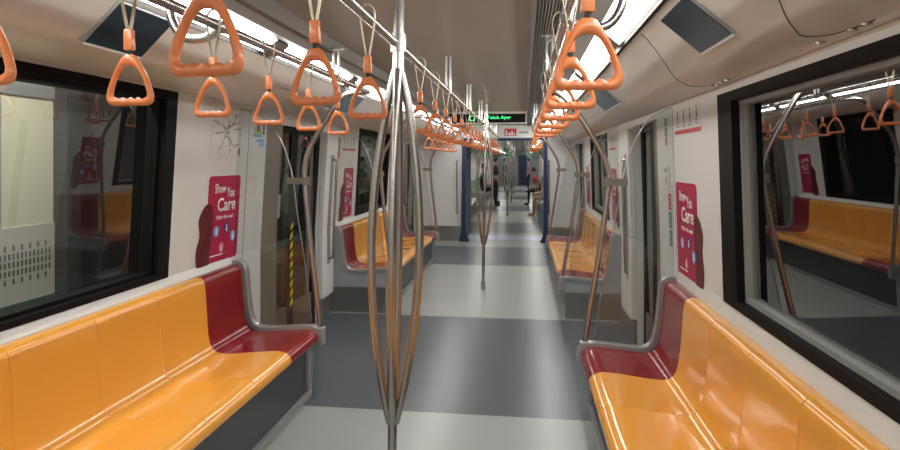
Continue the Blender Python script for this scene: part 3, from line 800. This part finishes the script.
def simple_bench(s, y0, y1, label):
    t = thing('bench', label, 'bench seat', ((-1.7, .65)[s > 0], (y0+y1)/2, 0))
    n = 7; w = (y1-y0)/n
    for k in range(n): obj('seat_shell', shell(s, y0+k*w+.002, y0+(k+1)*w-.002), M['green'], t, smooth=True, auto=.9)
    xb = XW(s, .9); bm = B(); box(bm, (xb, y0, .0), (xb-s*.575, y1, .38)); obj('bench_base', bm, M['fascia'], t)
    for yy in (y0, y1):
        bm = B(); pts = [(xb, .0), (xb, .87), (xb-s*.12, .90), (xb-s*.2, .47), (xb-s*.655, .47), (xb-s*.655, .36), (xb-s*.58, .3), (xb-s*.58, 0)]
        prism_y(bm, pts, yy-.02 if yy == y0 else yy, yy if yy == y0 else yy+.02); obj('end_cheek', bm, M['panel'], t)
        p = thing('grab_pole', f'thin pole, {"near" if yy == y0 else "far"} end of the {label}', 'grab pole', (POLE[s][0][0], yy, .36))
        off = -.045 if yy == y0 else .045
        bm = B(); tube(bm, catmull([(x, yy+off, z) for x, z in POLE[s]]+[(RAILX[s], yy+off, 2.13), (RAILX[s], yy+off, 2.24)], 3), .0165, 10); obj('pole_tube', bm, M['steelb'], p, smooth=True, auto=1.)
for k, (a, b, nm) in enumerate(((15.6, 18.9, 'first'), (21.1, 24.4, 'second'), (26.6, 29.9, 'third'))):
    for s in (-1, 1): simple_bench(s, a, b, f'{nm} green bench on the {SN[s]} of the next car')
for k, y in enumerate((17.2, 22.6, 28.)):
    centre_pole(-.46, y, f'far steel centre pole in the next car, {ORD[k]} from the gangway', 2.31)
t = thing('handrail', 'overhead middle rail in the next car', 'handrail', (-.46, 22, RZ))
bm = B(); tube(bm, [(-.46, 13.4, RZ), (-.46, 36, RZ)], .0175, 10); obj('rail_tube', bm, M['steelb'], t)
for y in (14, 16, 18.5, 21, 24):
    bm = B(); tube(bm, [(-.46, y, RZ), (-.46, y, 2.31)], .012, 8); obj('bracket', bm, M['steel'], t)
k = 0
for y in [13.7+.5*j for j in range(14)]:
    put_strap('hgreen', -.46, y, f'green strap handle on the middle rail of the next car, {ORD[k]} from the gangway', 'green strap handles on the middle rail'); k += 1
for s in (-1, 1):
    t = thing('handrail', f'overhead rail along the {SN[s]} side of the next car', 'handrail', (RAILX[s], 20, RZ))
    bm = B(); tube(bm, [(RAILX[s], 13.6, RZ), (RAILX[s], 30, RZ)], .0175, 10); obj('rail_tube', bm, M['steelb'], t)
    for k in range(7): put_strap('hgreen', RAILX[s], 15.8+.45*k, f'green strap handle on the {SN[s]} rail of the next car, {ORD[k]} from the gangway', f'green strap handles on the {SN[s]} rail')

# ---------------------------------------------------------------- passengers
def person(label, joints, edges, root, colour, loc, rot, hair=True, scale=1.):
    """joints: name -> (x,y,z,r,tag). Skin grown from the joint graph, cloth colour chosen by the nearest bone."""
    names = list(joints); idx = {n: i for i, n in enumerate(names)}
    me = bpy.data.meshes.new('p'); me.from_pydata([joints[n][:3] for n in names], [(idx[a], idx[b]) for a, b in edges], [])
    o = bpy.data.objects.new('p', me); C.objects.link(o)
    md = o.modifiers.new('s', 'SKIN'); md.use_smooth_shade = True
    sd = me.skin_vertices[0].data if me.skin_vertices else None
    if sd is None:
        bpy.context.view_layer.objects.active = o; sd = me.skin_vertices[0].data
    for n in names:
        r = joints[n][3]; sd[idx[n]].radius = (r, r) if not isinstance(r, tuple) else r
        sd[idx[n]].use_root = (n == root)
    o.modifiers.new('u', 'SUBSURF').levels = 1
    o.modifiers['u'].render_levels = 1
    dg = bpy.context.evaluated_depsgraph_get(); m2 = bpy.data.meshes.new_from_object(o.evaluated_get(dg))
    bpy.data.objects.remove(o)
    mats = []; 
    for n in names:
        if joints[n][4] not in mats: mats.append(joints[n][4])
    for k in mats: m2.materials.append(M[k])
    segs = [(Vector(joints[a][:3]), Vector(joints[b][:3]), joints[b][4]) for a, b in edges]
    for f in m2.polygons:
        c = f.center; best = None
        for a, b, k in segs:
            ab = b-a; t = max(0, min(1, (c-a).dot(ab)/max(ab.length_squared, 1e-9))); d = (a+ab*t-c).length
            if best is None or d < best[0]: best = (d, k)
        f.material_index = mats.index(best[1]); f.use_smooth = True
    body = bpy.data.objects.new('person', m2); C.objects.link(body)
    body.location = loc; body.rotation_euler = (0, 0, rot); body.scale = (scale,)*3
    tag(body, label, 'person')
    h = joints['head']
    bm = B(); bmesh.ops.create_uvsphere(bm, u_segments=14, v_segments=10, radius=1)
    for v in list(bm.verts):
        if v.co.z < -.35 or (v.co.x > .45 and v.co.z < .35): bm.verts.remove(v)
    for v in bm.verts: v.co = Vector((h[0]-.012+v.co.x*.105, h[1]+v.co.y*.088, h[2]+.03+v.co.z*.115))
    ho = obj('hair', bm, M['hair'], None, smooth=True); ho.parent = body
    bm = B()
    for sy in (-1, 1): bmesh.ops.create_uvsphere(bm, u_segments=8, v_segments=6, radius=.011, matrix=Matrix.Translation((h[0]+.082, h[1]+sy*.032, h[2]+.005)))
    eo = obj('eyes', bm, M['hair'], None, smooth=True); eo.parent = body
    return body
def seated(label, loc, rot, top, legs, shoe='cblack', lean=.05, sleeves=None, scale=1., spread=.11, forearm='skin', shin=None):
    sl = sleeves or top; shin = shin or legs
    J = {'pelvis': (0, 0, .53, .125, legs), 'waist': (.0+lean*.3, 0, .70, .115, top), 'chest': (lean*.7, 0, .88, .13, top), 'neckb': (lean, 0, 1.04, .07, top), 'neck': (lean+.01, 0, 1.10, .048, 'skin'),
         'jaw': (lean+.035, 0, 1.165, .06, 'skin'), 'head': (lean+.03, 0, 1.235, .085, 'skin'), 'crown': (lean+.02, 0, 1.30, .06, 'skin')}
    E = [('pelvis', 'waist'), ('waist', 'chest'), ('chest', 'neckb'), ('neckb', 'neck'), ('neck', 'jaw'), ('jaw', 'head'), ('head', 'crown')]
    for s, n in ((-1, 'l'), (1, 'r')):
        J['sh'+n] = (lean*.8, s*.17, .98, .058, sl); J['el'+n] = (.10, s*.235, .74, .043, sl); J['wr'+n] = (.30, s*.12, .66, .028, forearm); J['ha'+n] = (.37, s*.08, .655, .030, 'skin')
        J['hip'+n] = (.06, s*.09, .52, .09, legs); J['kn'+n] = (.42, s*spread, .53, .062, legs); J['an'+n] = (.44, s*spread, .10, .038, shin); J['ft'+n] = (.45, s*spread, .045, .04, shoe); J['to'+n] = (.60, s*(spread+.02), .035, .035, shoe)
        E += [('chest', 'sh'+n), ('sh'+n, 'el'+n), ('el'+n, 'wr'+n), ('wr'+n, 'ha'+n), ('pelvis', 'hip'+n), ('hip'+n, 'kn'+n), ('kn'+n, 'an'+n), ('an'+n, 'ft'+n), ('ft'+n, 'to'+n)]
        for k in range(5):
            a = (k-2)*.011; ln = (.05, .062, .066, .06, .048)[k] if k else .04
            f1, f2 = 'f%d%s' % (k, n), 'g%d%s' % (k, n)
            J[f1] = (.385+ln*.5, s*.08+(a if k else -s*.03), .655-.004, .0085, 'skin'); J[f2] = (.385+ln, s*.08+(a*1.3 if k else -s*.04), .637, .007, 'skin')
            E += [('ha'+n, f1), (f1, f2)]
    return person(label, J, E, 'pelvis', None, loc, rot, scale=scale)
def standing(label, loc, rot, top, legs):
    J = {'pelvis': (0, 0, .92, .12, legs), 'waist': (0, 0, 1.08, .11, top), 'chest': (0, 0, 1.27, .13, top), 'neckb': (0, 0, 1.42, .065, top), 'neck': (0, 0, 1.47, .048, 'skin'),
         'jaw': (.03, 0, 1.53, .06, 'skin'), 'head': (.02, 0, 1.60, .085, 'skin'), 'crown': (.01, 0, 1.665, .06, 'skin')}
    E = [('pelvis', 'waist'), ('waist', 'chest'), ('chest', 'neckb'), ('neckb', 'neck'), ('neck', 'jaw'), ('jaw', 'head'), ('head', 'crown')]
    for s, n in ((-1, 'l'), (1, 'r')):
        J['sh'+n] = (0, s*.17, 1.37, .055, top); J['el'+n] = (-.02, s*.23, 1.10, .042, top); J['wr'+n] = (.06, s*.23, .87, .028, 'skin'); J['ha'+n] = (.08, s*.225, .79, .034, 'skin')
        J['hip'+n] = (0, s*.09, .87, .088, legs); J['kn'+n] = (.02, s*.10, .50, .06, legs); J['an'+n] = (0, s*.10, .10, .038, legs); J['ft'+n] = (0, s*.10, .045, .04, 'cblack'); J['to'+n] = (.15, s*.12, .035, .035, 'cblack')
        E += [('chest', 'sh'+n), ('sh'+n, 'el'+n), ('el'+n, 'wr'+n), ('wr'+n, 'ha'+n), ('pelvis', 'hip'+n), ('hip'+n, 'kn'+n), ('kn'+n, 'an'+n), ('an'+n, 'ft'+n), ('ft'+n, 'to'+n)]
    return person(label, J, E, 'pelvis', None, loc, rot)
seated('person in black clothes seated on the left of the next car, nearest of the two', (-1.52, 21.45, -.0), 0, 'cblack', 'cblack', scale=1.1)
seated('person in dark grey clothes seated on the left of the next car, behind the first', (-1.54, 22.5, -.0), .05, 'cgrey', 'cblack', scale=1.08)
standing('person in dark clothes standing in the left of the next car near the seated pair', (-1.0, 21.0, 0), .2, 'cblack', 'cblack')
standing('person in black standing far down the left of the next car', (-1.0, 31.2, 0), 0, 'cblack', 'cblack')
seated('person in a red top and black trousers seated on the right of the next car', (.60, 21.6, 0), PI, 'cred', 'cblack', lean=.25)
standing('person in a mauve top standing far down the right of the next car', (.22, 30.5, 0), PI, 'cpur', 'cblack')
seated('person in tan trousers seated on the near right bench of the next car, mostly hidden', (.73, 17.4, 0), PI, 'cgrey', 'ctan', shoe='ctan', scale=1.02)

# ---------------------------------------------------------------- outside the left window: lit platform wall
bm = B(); box(bm, (-3.10, -3, 1.20), (-3.05, 3.50, 2.0)); o = struct('wall_platform', bm, M['plat'])
bm = B(); 
for y in (.4, 1.75, 3.10): box(bm, (-3.051, y, 1.2), (-3.048, y+.012, 2.0))
obj('panel_joints', bm, M['reveal'], o)
bm = B(); box(bm, (-3.10, -3, 2.0), (-3.04, 3.50, 2.5)); struct('wall_platform_upper', bm, M['bellows'])
bm = B(); box(bm, (-3.10, -3, .74), (-3.04, 3.50, 1.20)); o2 = struct('wall_platform_lower', bm, M['platg'])
bm = B()
for r_ in range(5):
    for k in range(86):
        if r_ in (0, 4) and k % 2: continue
        z = .86+r_*.050; hh = .034
        box(bm, (-3.041, .9+k*.030, z), (-3.0385, .9+k*.030+.014, z+hh))
v_ = obj('vent_slots', bm, M['ink'], o2)
bm = B(); box(bm, (-3.10, -3, .2), (-3.03, 3.50, .74)); struct('wall_platform_base', bm, M['platd'])
bm = B(); box(bm, (-3.25, 3.50, -.5), (-2.95, 3.62, 2.8)); box(bm, (-3.3, 3.62, -.5), (-3.25, 14, 2.8)); struct('wall_tunnel_left', bm, M['tunnel'])
bm = B(); box(bm, (2.1, -3, -.5), (2.2, 14, 2.8)); struct('wall_tunnel_right', bm, M['tunnel'])
def area(name, loc, rot, sx, sy, power, col=(1, 1, 1)):
    l = bpy.data.lights.new(name, 'AREA'); l.shape = 'RECTANGLE'; l.size = sx; l.size_y = sy; l.energy = power; l.color = col
    o = bpy.data.objects.new(name, l); C.objects.link(o); o.location = loc; o.rotation_euler = rot; return o
area('platform_wall_fill', (-2.45, 1.2, 2.75), (0, math.radians(22), 0), .15, 4.2, 75, (1, .95, .80))  # unseen area light, added to brighten the platform wall

# ---------------------------------------------------------------- world, camera, colour
w = bpy.data.worlds.new('World'); sc.world = w; w.use_nodes = True
w.node_tree.nodes['Background'].inputs[0].default_value = (.004, .005, .006, 1)
cam = bpy.data.cameras.new('Camera'); co = bpy.data.objects.new('Camera', cam); C.objects.link(co); sc.camera = co
F = 590.; VX, VY = 524., 161.
cam.sensor_width = 36; cam.lens = 36*F/900; cam.shift_y = (VY-225)/900; cam.clip_start = .05; cam.clip_end = 200
co.location = (0, 0, 1.6); co.rotation_euler = (PI/2, 0, math.atan((VX-450)/F))
sc.view_settings.view_transform = 'Standard'; sc.view_settings.look = 'None'; sc.view_settings.gamma = 1; sc.view_settings.exposure = .17
sc.view_settings.use_curve_mapping = False
sc.cycles.max_bounces = 10; sc.cycles.transparent_max_bounces = 24; sc.cycles.glossy_bounces = 6
